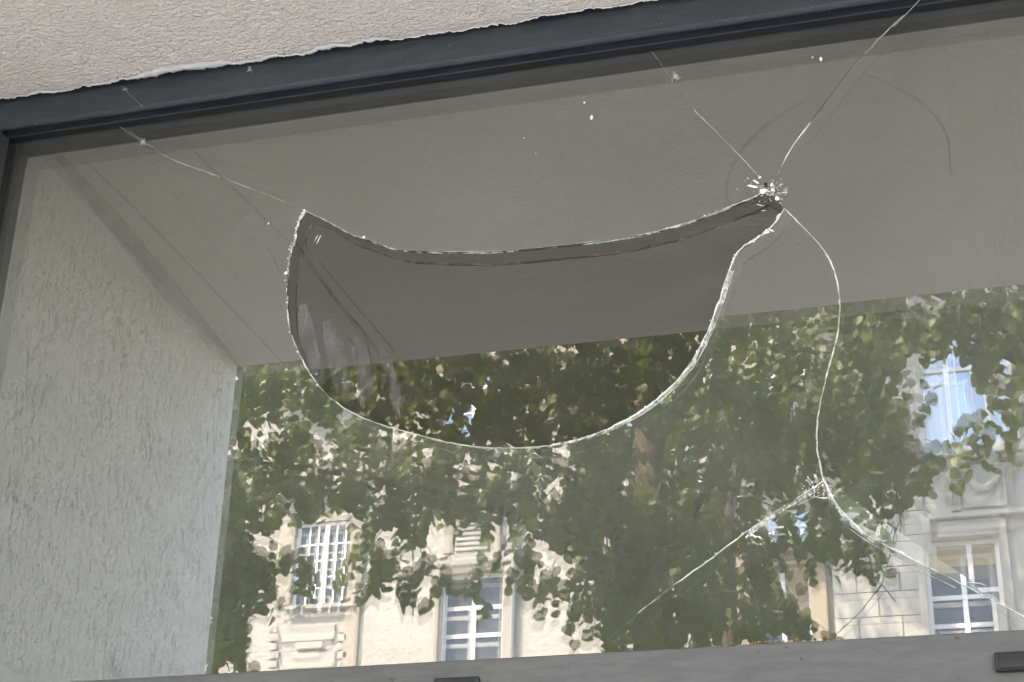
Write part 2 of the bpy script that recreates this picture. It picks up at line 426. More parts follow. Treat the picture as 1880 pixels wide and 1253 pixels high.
f = wpart(MB().profile_x(bt, XL - .045, XR + .045), 'frame_bar', M_TRANSOM)
f['label'] = 'dusty transom bar below the pane'
wpart(MB().profile_x([(-.0155, ZB + .0006), (-.002, ZB + .0050), (-.0006, ZB + .0042), (-.0006, ZB - .003), (-.0155, ZB - .003)], XL, XR), 'gasket', M_RUBBER)
# drain caps on the transom bar
def drain_cap(px, py, wd):
    p = G(px, py, yf)
    mb = MB().box(p.x, p.x + wd, yf - .0085, yf - .0002, p.z - .024, p.z, .0028)
    mb.box(p.x + .004, p.x + wd - .004, yf - .0105, yf - .0087, p.z - .021, p.z - .008, .0008)
    return wpart(mb, 'drain_cap', M_CAP, True)
drain_cap(1825, 1201, .075)
drain_cap(800, 1248, .062)

# cracks, measured in the plane of the pane
def curve(pts, jit=.00028, step=.006, seed=1):
    q = [G(*p) for p in pts]; q = [(p.x, p.z) for p in q]
    r = random.Random(seed); out = []
    for i in range(len(q) - 1):
        p0 = q[max(i - 1, 0)]; p1 = q[i]; p2 = q[i + 1]; p3 = q[min(i + 2, len(q) - 1)]
        L = math.hypot(p2[0] - p1[0], p2[1] - p1[1]); m = max(2, int(L / step))
        for j in range(m):
            t = j / m; a = []
            for d_ in (0, 1):
                a.append(.5 * (2 * p1[d_] + (p2[d_] - p0[d_]) * t + (2 * p0[d_] - 5 * p1[d_] + 4 * p2[d_] - p3[d_]) * t * t + (3 * p1[d_] - p0[d_] - 3 * p2[d_] + p3[d_]) * t ** 3))
            if not (i == 0 and j == 0): a = [a[0] + r.gauss(0, jit), a[1] + r.gauss(0, jit)]
            out.append(tuple(a))
    out.append(q[-1]); return out
def extend(pt, prev, z=None, x=None):
    dx, dz = pt[0] - prev[0], pt[1] - prev[1]
    t = (z - pt[1]) / dz if z is not None else (x - pt[0]) / dx
    return (pt[0] + dx * t, pt[1] + dz * t)
ZG0, ZG1, XG0, XG1 = ZB - .006, ZT + .006, XL - .006, XR + .006
c1 = curve([(205, 215), (268, 263), (318, 294), (400, 324), (480, 354), (530, 374), (560, 387)], .00015, .012, 2)
c1[0] = extend(c1[0], c1[2], z=ZG1)
htop = curve([(560, 387), (600, 406), (640, 428), (672, 440), (710, 453), (745, 460), (800, 463), (900, 463), (1000, 455), (1100, 444), (1180, 431), (1260, 410), (1325, 386), (1386, 362), (1405, 350)], .0003, .006, 3)
hbot = curve([(560, 387), (548, 408), (541, 440), (531, 475), (527, 530), (530, 590), (543, 636), (572, 690), (607, 732), (660, 765), (720, 786), (800, 807), (870, 820), (940, 823), (1020, 817), (1090, 799), (1160, 766), (1220, 722), (1268, 668), (1298, 612), (1318, 560), (1334, 512), (1355, 463), (1400, 430), (1424, 408), (1440, 384)], .0004, .006, 4)
himp = curve([(1405, 350), (1424, 366), (1440, 384)], .0012, .003, 5)
c2 = curve([(1440, 384), (1480, 424), (1514, 464), (1534, 508), (1541, 556), (1536, 620), (1520, 680), (1505, 740), (1499, 800), (1504, 850), (1513, 884)], .0003, .008, 6)
c3 = curve([(1513, 884), (1538, 932), (1580, 974), (1640, 1010), (1740, 1060), (1880, 1133)], .0003, .01, 7)
c3.append(extend(c3[-1], c3[-6], x=XG1))
c4 = curve([(1513, 884), (1400, 957), (1300, 1031), (1240, 1074), (1184, 1117), (1115, 1176)], .0004, .01, 8)
c4.append(extend(c4[-1], c4[-6], z=ZG0))
c5 = curve([(1405, 350), (1424, 330), (1450, 278), (1500, 210), (1560, 130), (1620, 66), (1690, 0)], .0003, .008, 9)
c5.append(extend(c5[-1], c5[-6], z=ZG1))
c6 = curve([(1397, 328), (1340, 268), (1274, 202)], .0003, .006, 10)

HOLE = {(round(a, 7), round(b, 7)) for a, b in htop + hbot + himp}
def shard(poly, tilt, label, name='glass_shard'):
    cx = sum(p[0] for p in poly) / len(poly); cz = sum(p[1] for p in poly) / len(poly)
    area = sum(poly[i][0] * poly[(i + 1) % len(poly)][1] - poly[(i + 1) % len(poly)][0] * poly[i][1] for i in range(len(poly)))
    if area < 0: poly = poly[::-1]
    sh = []
    n = len(poly)
    for i in range(n):
        a, b = poly[i - 1], poly[(i + 1) % n]
        dx, dz = b[0] - a[0], b[1] - a[1]; L = math.hypot(dx, dz) or 1
        sh.append((poly[i][0] - dz / L * .0004, poly[i][1] + dx / L * .0004))
    vs = [(x - cx, 0, z - cz) for x, z in sh] + [(x - cx, .0055, z - cz) for x, z in sh]
    me = mesh(name, vs, [tuple(range(n))] + [(i, n + i, n + (i + 1) % n, (i + 1) % n) for i in range(n)])
    me.materials.append(M_OUTER); me.materials.append(M_EDGE); me.materials.append(M_WALL)
    isH = [(round(a, 7), round(b, 7)) in HOLE for a, b in poly]
    for p in me.polygons: p.material_index = 0 if p.index == 0 else (1 if isH[p.index - 1] and isH[p.index % n] else 2)
    o = link(name, me, None, win); o.location = (cx, 0, cz - ZB)
    o.rotation_euler = (math.radians(tilt[0]), 0, math.radians(tilt[1])); o['label'] = label
    o['cx'] = cx; o['cz'] = cz
    return o
s_top = shard(c1 + htop[1:] + c5[1:], (0, 0), 'upper shard above the hole')
s_left = shard(c1 + hbot[1:] + c2[1:] + c4[1:] + [(XG0, ZG0), (XG0, ZG1)], (.0, .0), 'largest shard on the left and beneath the hole')
s_right = shard(c5[::-1] + himp[1:] + c2[1:] + c3[1:] + [(XG1, ZG1)], (.045, -.06), 'right hand shard beside the impact point')
s_low = shard(c4[::-1] + c3[1:] + [(XG1, ZG0)], (-.06, .09), 'lower wedge shaped shard')
p = link('inner_pane', mesh('inner_pane', [(XG0, TIN, ZG0 - ZB), (XG1, TIN, ZG0 - ZB), (XG1, TIN, ZG1 - ZB), (XG0, TIN, ZG1 - ZB),
     (XG0, TIN + .006, ZG0 - ZB), (XG1, TIN + .006, ZG0 - ZB), (XG1, TIN + .006, ZG1 - ZB), (XG0, TIN + .006, ZG1 - ZB)], [(0, 1, 2, 3)]), M_INNER, win)
p.rotation_euler = (math.radians(-.17), 0, math.radians(.08)); p['label'] = 'unbroken inner pane seen through the hole'
MB().box(XL - .004, XL + .004, .006, TIN - .001, ZG0 - ZB, ZG1 - ZB).build('spacer', M_RUBBER, win)

# splintered arris along each crack: a narrow uneven ribbon with a raised middle
def ribbon(line, wd, name, mat, seed, par, y=-.0011, var=.5, z0=0.0):
    r = random.Random(seed); vs, fs = [], []; n = len(line); ph = r.uniform(0, 6)
    for i, (x, z) in enumerate(line):
        a, b = line[max(i - 1, 0)], line[min(i + 1, n - 1)]
        dx, dz = b[0] - a[0], b[1] - a[1]; L = math.hypot(dx, dz) or 1
        k_ = wd * (1 + var * (.6 * math.sin(i * .37 + ph) + .5 * math.sin(i * .9 + ph * 2) + r.uniform(-.6, .6))) * .5
        k_ = max(k_, wd * .14); nx, nz = -dz / L * k_, dx / L * k_
        vs += [(x + nx, y + .0005, z + nz - ZB), (x, y, z - ZB), (x - nx, y + .0005, z - nz - ZB)]
    for i in range(n - 1):
        for j in (0, 1): fs.append((3 * i + j, 3 * i + j + 1, 3 * i + 4 + j, 3 * i + 3 + j))
    me = mesh(name, [Vector(v) - Vector(par.location if par is not win else (0, 0, 0)) for v in vs], fs)
    return link(name, me, mat, par)
k = N('bright_rim'); t_ = k.n('ShaderNodeBsdfTransparent'); f_ = k.bsdf((.88, .88, .84), .4, .5)
M_RIM = k.done(k.mixs(k.ramp(k.math('ADD', k.noise(k.coord(), 75, 4, .75), k.math('MULTIPLY', k.noise(k.coord(), 11, 2), .35)), [(.52, .05), (.82, .95)]), t_.outputs[0], f_))
k = N('rim_facets'); t_ = k.n('ShaderNodeBsdfTransparent'); f_ = k.bsdf((.75, .76, .72), .3, .6)
M_RIM3 = k.done(k.mixs(k.ramp(k.noise(k.coord(scale=(1, 1, .5)), 120, 4, .8), [(.42, .05), (.68, .75)]), t_.outputs[0], f_))
M_RIM2 = simple('rim_light_glass', (.62, .64, .58), .3, .5, .5, 60)
ribbon(c1[3:], .0008, 'crack', M_CRACK, 11, s_left, var=.2)
nt_ = len(htop); ta, tb = int(nt_ * .26), int(nt_ * .74)
ribbon(htop[:ta], .0009, 'crack', M_CRACK, 12, s_top, var=.5)
ribbon(htop[ta - 1:tb], .0013, 'crack', M_DARKCRACK, 12, s_top, var=.4)
ribbon([(x, z + .0012) for x, z in htop[ta - 1:tb]], .0006, 'crack', M_CRACK, 25, s_top, var=.6)
ribbon(htop[tb - 1:], .0014, 'crack', M_CRACK, 12, s_top, var=.7)
nb = len(hbot); i1 = int(nb * .05); i2 = int(nb * .30); i3 = int(nb * .58); i4 = int(nb * .9)
ribbon(hbot[:i1], .0030, 'crack', M_RIM, 13, s_left, var=.9)
ribbon(hbot[i1 - 1:i2], .0011, 'crack', M_RIM, 14, s_left, var=.7)
ribbon(hbot[i2 - 1:i3], .0011, 'crack', M_RIM2, 14, s_left, var=.35)
ribbon(hbot[i3 - 1:], .0022, 'crack', M_RIM, 15, s_left, var=.6)
ribbon([(x + .0034, z - .0012) for x, z in hbot[i3 + 8:i4]], .0040, 'crack', M_RIM3, 36, s_left, var=.5, y=-.0007)
ribbon([(x + .0062, z - .0022) for x, z in hbot[i3 + 14:i4]], .0006, 'crack', M_RIM2, 37, s_left, var=.6)
ribbon([(x - .0002, z + .0002) for x, z in hbot[i3 + 8:]], .0007, 'crack', M_FROST, 26, s_left, var=.6)
ribbon(c2, .0012, 'crack', M_CRACK, 16, s_right, var=.4, y=-.0018)
ribbon([(x + .0011, z) for x, z in c2], .0006, 'crack', M_RIM, 27, s_right, var=.6, y=-.0018)
ribbon(c3, .0011, 'crack', M_CRACK, 17, s_low, var=.4, y=-.0022)
ribbon([(x + .0002, z + .0022) for x, z in c3[:len(c3) // 2]], .0009, 'crack', M_RIM, 28, s_low, var=.6, y=-.0022)
ribbon(c4[:int(len(c4) * .86)], .0010, 'crack', M_CRACK, 18, s_low, var=.4, y=-.0022)
ribbon(curve([(1640, 1024), (1690, 1050), (1755, 1080)], .0002, .01, 31), .0011, 'crack', M_CRACK, 29, s_low, var=.5, y=-.0022)
ribbon(curve([(1560, 972), (1600, 1000), (1640, 1020)], .0002, .01, 32), .0007, 'crack', M_CRACK, 30, s_low, var=.5, y=-.0022)
ribbon(curve([(1775, 1070), (1800, 1072), (1822, 1080)], .0002, .01, 33), .0009, 'crack', M_CRACK, 30, s_low, var=.5, y=-.0022)
ribbon(curve([(1520, 905), (1470, 925), (1420, 962)], .0002, .01, 34), .0008, 'crack', M_CRACK, 30, s_low, var=.5, y=-.0022)
ribbon(curve([(1513, 884), (1490, 900), (1488, 912), (1520, 915)], .0006, .006, 35), .0012, 'crack', M_RIM, 30, s_low, var=.8, y=-.0022)
ribbon([(x + .001, z - .0035) for x, z in c4[2:len(c4) // 3]], .0065, 'crack', M_RIM3, 38, s_low, var=.5, y=-.0012)
ribbon([(x + .001, z - .0028) for x, z in c3[1:len(c3) // 3]], .0050, 'crack', M_RIM3, 39, s_low, var=.5, y=-.0012)
q = len(c5)
ribbon(c5[:q // 3], .0014, 'crack', M_CRACK, 19, s_top, var=.6, y=-.0015)
ribbon(c5[q // 3 - 1:q * 2 // 3], .0009, 'crack', M_DARKCRACK, 20, s_top, var=.3, y=-.0015)
ribbon(c5[q * 2 // 3 - 1:], .0011, 'crack', M_CRACK, 21, s_top, var=.3, y=-.0015)
ribbon(c6, .0009, 'crack', M_CRACK, 22, s_top, var=.4)
cw_ = curve([(1236, 152), (1205, 106), (1178, 75)], .0001, .01, 23)
ribbon(cw_, .0006, 'crack', M_CRACK, 24, s_top, var=.3)
# flakes shelled out of the pane round the impact and along the hole
def flake(mb, px, py, ln, wd, ang, seed, y=-.0020):
    r = random.Random(seed); p = G(px, py); n = 9; vs = [Vector((p.x, y - .0012, p.z))]
    for i in range(n):
        t = 2 * math.pi * i / n; u = math.cos(t) * ln * r.uniform(.6, 1.1); v = math.sin(t) * wd * r.uniform(.6, 1.1)
        vs.append(Vector((p.x + u * math.cos(ang) - v * math.sin(ang), y + r.uniform(0, .0008), p.z + u * math.sin(ang) + v * math.cos(ang))))
    mb.add(vs, [(0, 1 + i, 1 + (i + 1) % n) for i in range(n)])
MMPX = .00072
for i, (px, py, ln, wd, a) in enumerate([(1401, 352, 9, 7, .3), (1383, 344, 15, 3, -.35), (1388, 335, 9, 2.4, -.6), (1427, 366, 7, 5, -.9), (1417, 341, 5, 4, .9), (1419, 350, 6, 4, -1)]):
    mb = MB(); flake(mb, px, py, ln * .95 * MMPX, wd * .9 * MMPX, a, i); wpart(mb, 'glass_flake', M_FROST)
mb = MB(); r = random.Random(8)
for px, py, ln, wd, a in [(1395, 327, 4, 3, .8), (1434, 341, 8, 1.2, .5), (1440, 355, 8, 1.2, 0), (1444, 350, 4, .8, 1.1), (1396, 378, 9, 1.2, -.4), (1402, 388, 6, .8, -.1), (1416, 424, 8, 2.2, -.5), (1408, 428, 7, 3, .3), (1428, 398, 5, 1.5, .8), (1384, 445, 3, 2, 1), (1433, 374, 4, 1, -.9)]:
    flake(mb, px, py, ln * MMPX, wd * MMPX, a, r.random())
for i in range(110):
    a_ = r.uniform(0, 6.283); d_ = abs(r.gauss(0, 16)); flake(mb, 1410 + math.cos(a_) * d_ * 1.2, 352 + math.sin(a_) * d_, r.uniform(.6, 2.6) * MMPX * (2.2 if i % 9 == 0 else 1), r.uniform(.3, .9) * MMPX, -a_, i + .5, -.0021)
for i in range(40):
    flake(mb, r.gauss(1505, 16), r.gauss(903, 8), r.uniform(.6, 3) * MMPX, r.uniform(.4, 1) * MMPX, r.uniform(0, 3), i + .2, -.0022)
for i in range(90):
    u = r.random() ** 2; x, z = hbot[int(u * i2 * .9)] if i < 34 else r.choice(hbot[i3:] + htop[-30:] + c4[:22])
    ln = r.uniform(.6, 3.2) * MMPX; pz = r.uniform(-5, 1) * MMPX
    n0 = len(mb.v); flake(mb, 940, 626, ln, ln * r.uniform(.3, .8), r.uniform(0, 3), r.random())
    q0 = G(940, 626)
    for v in mb.v[n0:]: v.x += x - q0.x + pz; v.z += z - q0.z + r.uniform(-2, 2) * 0
o = wpart(mb, 'glass_crumbs', M_FROST); o['kind'] = 'stuff'
mb = MB()
for px, py, s in [(1406, 340, 5), (1425, 350, 4), (1410, 344, 3)]: flake(mb, px, py, s * MMPX, s * .6 * MMPX, .4, px, -.0035)
wpart(mb, 'impact_pit', M_GAP)
mb = MB()
flake(mb, 578, 430, 14 * MMPX, 1.1 * MMPX, 1.18, 3, TIN - .003); flake(mb, 573, 428, 12 * MMPX, .7 * MMPX, 1.15, 4, TIN - .003)
wpart(mb, 'scratch', M_FROST)
# white spatter stuck to the pane
def spatter(px, py, a, b):
    p = G(px, py); mb = MB(); n = 10; vs = [Vector((p.x, -.0022, p.z))]
    for k_ in range(n):
        t = 2 * math.pi * k_ / n; vs.append(Vector((p.x + math.cos(t) * a * MMPX, -.0006, p.z + math.sin(t) * b * MMPX * (1 + .15 * math.sin(3 * t + px)))))
    mb.add(vs, [(0, 1 + i, 1 + (i + 1) % n) for i in range(n)])
    return wpart(mb, 'white_spot', M_SPOT)
for a in [(1086, 216, 3.3, 6), (1073, 189, 2.6, 3), (1507, 109, 3, 5.5), (1492, 106, 2, 2.2), (418, 190, 2, 2), (493, 411, 2, 2.6), (668, 436, 3.5, 3), (962, 254, 1.5, 1.5), (984, 283, 1.2, 1.2), (525, 502, 4, 4)]:
    spatter(*a)

# lower glazed door, below the picture
door = thing('entrance_door', 'dark framed glazed entrance door below the broken window', 'door', (0, 0, 0))
MB().box(XL - .04, XL + .06, -.045, .05, 0.01, ZB - .106).box(XR - .06, XR + .04, -.045, .05, 0.01, ZB - .106).box(XL + .0601, XR - .0601, -.045, .05, .01, .12).box(-.2, -.1, -.045, .05, .121, ZB - .106).build('door_frame', M_FRAME, door)
for x0, x1 in ((XL + .055, -.195), (-.105, XR - .055)):
    MB().box(x0, x1, 0, .006, .115, ZB - .104).build('pane', M_INNER, door)

# cobwebs and dust
def strands(name, label, lines, rad, mat, y):
    mb = MB()
    for ln in lines:
        pts = [G(px, py, y) for px, py in ln]; dense = []
        for i in range(len(pts) - 1):
            for j in range(6):
                t = j / 6; dense.append(pts[i].lerp(pts[i + 1], t))
        dense.append(pts[-1]); mb.tube(dense, rad, 4)
    o = mb.build(name, mat); tag(o, label, 'cobweb'); return o
r = random.Random(5)
def tuft(px, py, s, n):
    L = []
    for i in range(n):
        a = r.uniform(0, 6.28); b = a + r.uniform(1.5, 4.5); q = r.uniform(.3, 1) * s
        L.append([(px + math.cos(a) * q, py + math.sin(a) * q), (px + r.uniform(-.3, .3) * s, py + r.uniform(-.3, .3) * s), (px + math.cos(b) * q, py + math.sin(b) * q)])
    return L
strands('cobweb', 'grey cobweb tuft left on the glass below the top bar', tuft(1240, 141, 11, 13), .00028, M_WEB, -.004)
strands('cobweb', 'cobweb threads strung from the top bar to the crack near the left corner', tuft(262, 261, 8, 10) + [[(205, 222), (240, 247), (262, 262)], [(262, 262), (285, 272)]], .0003, M_WEB, -.006)
strands('cobweb', 'wispy web hanging from the plaster edge near the left corner', [[(222, 158), (240, 176), (262, 196)]] + tuft(230, 165, 7, 6), .0002, M_WEB, -LIP - .004)
strands('cobweb', 'wispy web hanging from the plaster edge above the hole', tuft(458, 128, 8, 8), .00028, M_WEB, -LIP - .004)
strands('cobweb', 'single pale thread crossing the top bar above the long upper right crack', [[(1700, -12), (1668, 22), (1640, 50)]], .00045, M_WEB, -LIP - .003)
def smear(lines, y):
    mb = MB()
    for ln, wd in lines:
        pts = [G(px, py, y) for px, py in ln]; line = curve([(a, b) for a, b in ln], .0001, .01, int(ln[0][0]))
        vs, fs = [], []
        n = len(line)
        for i, (x, z) in enumerate(line):
            a, b = line[max(i - 1, 0)], line[min(i + 1, n - 1)]; dx, dz = b[0] - a[0], b[1] - a[1]; L = math.hypot(dx, dz) or 1
            h_ = wd * MMPX * .5 * math.sin(math.pi * min(1, max(.08, i / n * .96 + .02))) ** .6
            sc_ = (y - CAM.y) / (-CAM.y); X, Z = x * sc_, CAM.z + (z - CAM.z) * sc_
            vs += [(X - dz / L * h_, y, Z + dx / L * h_), (X, y - .0006, Z), (X + dz / L * h_, y, Z - dx / L * h_)]
        for i in range(n - 1):
            for j in (0, 1): fs.append((3 * i + j, 3 * i + j + 1, 3 * i + 4 + j, 3 * i + 3 + j))
        mb.add(vs, fs)
    return mb
k = N('thin_brown_film'); t_ = k.n('ShaderNodeBsdfTransparent'); d_ = k.bsdf((.085, .075, .06), .9, .1)
M_FILM = k.done(k.mixs(k.ramp(k.noise(k.coord(), 30, 4, .7), [(.3, .08), (.75, .5)]), t_.outputs[0], d_))
o = smear([([(536, 436), (580, 500), (640, 580), (700, 650), (770, 730), (835, 812)], 9), ([(560, 450), (640, 545), (720, 640), (800, 745), (855, 812)], 3),
           ([(630, 572), (662, 600), (678, 650), (682, 700)], 4), ([(690, 640), (740, 690), (780, 760), (795, 805)], 4), ([(722, 694), (755, 710), (790, 760), (826, 808)], 6), ([(640, 620), (652, 640), (655, 662)], 3), ([(745, 740), (762, 770), (768, 800)], 3)], TIN - .002).build('film_streak', M_FILM, win)
o.location = (0, 0, -ZB); o['label'] = 'brown dust streaks on the inner pane'
k = N('pale_film'); t_ = k.n('ShaderNodeBsdfTransparent'); d_ = k.bsdf((.60, .57, .60), .9, .1)
M_PALE = k.done(k.mixs(k.ramp(k.noise(k.coord(scale=(1, 1, .3)), 60, 4, .7), [(.35, .0), (.75, .16)]), t_.outputs[0], d_))
o = smear([([(556, 560), (566, 640), (590, 710)], 44), ([(600, 590), (620, 660), (640, 740)], 46), ([(650, 620), (668, 680), (672, 750)], 40), ([(700, 640), (720, 700), (735, 770)], 26)], TIN - .004).build('film_streak', M_PALE, win)
o.location = (0, 0, -ZB); o['label'] = 'pale wiped dust on the inner pane at the left end of the hole'
k = N('faint_brown_film'); t_ = k.n('ShaderNodeBsdfTransparent'); d_ = k.bsdf((.085, .075, .06), .9, .1)
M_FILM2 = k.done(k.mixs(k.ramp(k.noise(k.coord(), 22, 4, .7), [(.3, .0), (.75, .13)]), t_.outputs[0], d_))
o = smear([([(105, 285), (190, 385), (300, 520), (380, 615), (445, 690)], 44), ([(150, 290), (240, 375), (380, 520), (480, 625), (535, 682)], 7), ([(330, 250), (390, 310), (450, 365), (500, 415), (532, 445)], 7), ([(470, 440), (495, 460), (512, 500)], 4), ([(1500, 172), (1420, 220), (1365, 270), (1335, 330), (1338, 380)], 9), ([(1580, 130), (1680, 180), (1735, 240), (1745, 320)], 7)], -.0030).build('film_streak', M_FILM2, win)  # first stroke: broad dark band along the reflected wall and soffit corner
o.location = (0, 0, -ZB); o['label'] = 'faint brown wipe marks and a broad dark diagonal band on the outer pane'
# leaf dust caught along the transom
mb = MB(); r = random.Random(12)
for i in range(260):
    px = r.gauss(1420, 75); ze = G(px, 1188 - (px - 1240) * .047, yf)
    s = r.uniform(.0006, .0030); z = ZB + r.uniform(0, .006) * math.exp(-((px - 1420) / 110) ** 2)
    c0 = Vector((ze.x, yf + r.uniform(.004, .03), z)); a = [Vector((r.gauss(0, s), r.gauss(0, s), r.gauss(0, s * .5))) for _ in range(4)]
    mb.add([c0 + v for v in a], [(0, 1, 2), (0, 2, 3), (0, 3, 1), (1, 3, 2)])
o = mb.build('leaf_dust', M_RUST); o['kind'] = 'stuff'; tag(o, 'rust brown leaf dust caught on the transom below the cracked glass', 'debris')

# ------------------------------------------------------------------ house fronts across the street
def rect(px0, px1, py0, py1, Y):    # bounds of a front seen between these pixels
    xa = (M(px0, (py0 + py1) / 2, Y).x, M(px1, (py0 + py1) / 2, Y).x)
    pm = (px0 + px1) / 2
    return xa[0], xa[1], M(pm, py1, Y).z, M(pm, py0, Y).z
def wall(x0, x1, z0, z1, Y, holes, dep=.28):
    xs = sorted({x0, x1, *[h[0] for h in holes], *[h[1] for h in holes]}); zs = sorted({z0, z1, *[h[2] for h in holes], *[h[3] for h in holes]})
    mb = MB(); y = -Y
    for i in range(len(xs) - 1):
        for j in range(len(zs) - 1):
            cx, cz = (xs[i] + xs[i + 1]) / 2, (zs[j] + zs[j + 1]) / 2
            if any(h[0] < cx < h[1] and h[2] < cz < h[3] for h in holes): continue
            mb.add([(xs[i], y, zs[j]), (xs[i + 1], y, zs[j]), (xs[i + 1], y, zs[j + 1]), (xs[i], y, zs[j + 1])], [(3, 2, 1, 0)])
    for h in holes:
        a, b, c_, d_ = h
        mb.add([(a, y, c_), (b, y, c_), (b, y, d_), (a, y, d_), (a, y - dep, c_), (b, y - dep, c_), (b, y - dep, d_), (a, y - dep, d_)], [(0, 1, 5, 4), (1, 2, 6, 5), (2, 3, 7, 6), (3, 0, 4, 7)])
    return mb
def window(par, h, Y, cols, rows, inset=.16, fw=.06, bar=.035, pane=None, sill=True, thick=(), blind=0, trans=()):
    a, b, c_, d_ = h; y = -Y - inset
    mb = MB().box(a, a + fw, y - .06, y, c_, d_).box(b - fw, b, y - .06, y, c_, d_).box(a + fw, b - fw, y - .06, y - .001, c_, c_ + fw).box(a + fw, b - fw, y - .06, y - .001, d_ - fw, d_)
    for u in cols:
        t = bar * 2.4 if u in thick else bar
        x = a + fw + (b - a - 2 * fw) * u; mb.box(x - t / 2, x + t / 2, y - .05, y + (.03 if u in thick else -.004), c_ + fw, d_ - fw)
    for v in rows:
        t = bar * 2.2 if v in trans else bar
        z = c_ + fw + (d_ - c_ - 2 * fw) * v; mb.box(a + fw, b - fw, y - .045, y + (.022 if v in trans else -.008), z - t / 2, z + t / 2)
    f = mb.build('window', M_WHITE, par)
    g = [0] + [u for u in sorted(thick)] + [1]; vlist = [0] + sorted(trans) + [1]
    for i in range(len(g) - 1):
        for j in range(len(vlist) - 1):
            xa = a + fw + (b - a - 2 * fw) * g[i]; xb = a + fw + (b - a - 2 * fw) * g[i + 1]
            za = c_ + fw + (d_ - c_ - 2 * fw) * vlist[j]; zb = c_ + fw + (d_ - c_ - 2 * fw) * vlist[j + 1]
            pm = pane[i % len(pane)] if isinstance(pane, (list, tuple)) else (pane or M_PANE)
            bm_ = MB().box(xa + .004, xb - .004, y - .030 - .002 * (i + j), y - .022 - .002 * (i + j), za + .004, zb - .004)
            bm_.build('pane', pm, f)
    if blind: MB().box(a + fw + .006, b - fw - .006, y - .0195, y - .012, d_ - fw - (d_ - c_) * blind, d_ - fw - .004).build('blind', M_BLIND, f)
    if sill: MB().box(a - .08, b + .08, -Y - inset + .001, -Y + .12, c_ - .07, c_ - .002).build('sill', M_STONE, par)
    return f

Y1 = FY
hs = thing('apartment_house', 'cream plastered apartment house with white barred windows reflected beyond the trees', 'building', (0, 0, 0))
xa = M(330, 1000, Y1).x - 9; xb = M(1532, 1000, Y1).x
hw1 = rect(541, 651, 958, 1112, Y1); hw2 = rect(806, 923, 1050, 1300, Y1); hw3 = rect(1366, 1424, 812, 872, Y1)
hw4 = rect(1393, 1500, 1016, 1290, Y1); hw5 = rect(1412, 1502, 925, 984, Y1); hw6 = rect(560, 640, 600, 712, Y1); hw7 = rect(815, 930, 640, 800, Y1); hw8 = rect(1130, 1230, 640, 800, Y1); hw9 = rect(1120, 1235, 960, 1180, Y1)
hw10 = rect(1395, 1480, 640, 765, Y1); hw0 = rect(260, 360, 960, 1120, Y1)
holes = [hw0, hw1, hw2, hw3, hw4, hw5, hw6, hw7, hw8, hw9, hw10]
wall(xa, xb, 0, 19.2, Y1, holes, .32).build('wall', M_ROUGH, hs)
MB().box(xa, xb, -Y1 - 9, -Y1 - .9, 0, 19.1).build('rear_wall', M_CREAM, hs)
MB().box(xa - .3, xb, -Y1 - .5, -Y1 + .55, 18.55, 18.95).box(xa - .3, xb, -Y1 - .5, -Y1 + .35, 18.2, 18.548).build('cornice', M_BEIGE, hs)
MB().profile_x([(-Y1 + .6, 18.96), (-Y1 - 5, 22.8), (-Y1 - 9.5, 18.96)], xa - .3, xb).build('roof', M_ROOF, hs)
window(hs, hw1, Y1, [.17, .33, .5, .67, .84], [.2, .34, .55, .76], thick=(.5,), trans=(), pane=[M_PANE], inset=.06)
window(hs, hw0, Y1, [.17, .33, .5, .67, .84], [.25, .5, .76], thick=(.5,))
window(hs, hw2, Y1, [.5], [.33, .54, .76], thick=(.5,), trans=(.54, .76), fw=.075)
window(hs, hw3, Y1, [.25, .5, .75], [.33, .66], thick=(.5,), pane=M_PANEB)
window(hs, hw4, Y1, [.5], [.42], thick=(.5,), trans=(.42,), inset=.24, blind=.42, sill=False)
window(hs, hw5, Y1, [.5], [.5], thick=(.5,), pane=M_PANEB)
window(hs, hw6, Y1, [.33, .66], [.5], thick=(.33, .66), pane=M_PANEB)
window(hs, hw7, Y1, [.5], [.4, .7], thick=(.5,), trans=(.7,), pane=M_PANEB)
window(hs, hw8, Y1, [.5], [.4, .7], thick=(.5,), trans=(.7,), pane=M_PANEB)
window(hs, hw9, Y1, [.5], [.4, .7], thick=(.5,), trans=(.7,))
window(hs, hw10, Y1, [.25, .5, .75], [.33, .66], thick=(.5,), pane=M_PANEB)
def bx(name, mat, px0, px1, py0, py1, out, par=None, Y=Y1, inn=.02):
    a, b, c_, d_ = rect(px0, px1, py0, py1, Y)
    return MB().box(a, b, -Y - inn, -Y + out, c_, d_, min(.015, out * .3)).build(name, mat, par or hs)
# smooth trim of the window bays
bx('pilaster', M_BEIGE, 651.5, 677, 500, 1300, .07)
bx('pilaster', M_BEIGE, 512, 540, 955, 1113, .05)
bx('pilaster', M_CREAM, 787, 805.5, 1040, 1300, .08)
bx('pilaster', M_BEIGE, 923.5, 946, 1040, 1300, .08)
a, b, c_, d_ = rect(947, 952, 500, 1300, Y1)
MB().tube([((a + b) / 2, -Y1 + .09, c_), ((a + b) / 2, -Y1 + .09, d_)], .05, 8).build('drainpipe', M_ZINC, hs)
bx('lintel', M_CREAM, 787, 946, 1020, 1039, .10)
pan = bx('fluted_panel', M_STONE, 838, 900, 930, 1019, .06)
for i in range(9): bx('flute', M_STONE, 840, 898, 933 + i * 9.4, 939 + i * 9.4, .10, pan)
for px in (826, 912): bx('console', M_BEIGE, px - 9, px + 9, 940, 1019, .09)
bx('ledge', M_STONE, 520, 662, 722, 734, .35); bx('bracket', M_STONE, 572, 604, 735, 768, .28); bx('ledge', M_STONE, 500, 680, 900, 912, .16)
bx('ledge', M_STONE, 788, 950, 905, 918, .16); bx('ledge', M_STONE, 1100, 1260, 905, 918, .16)
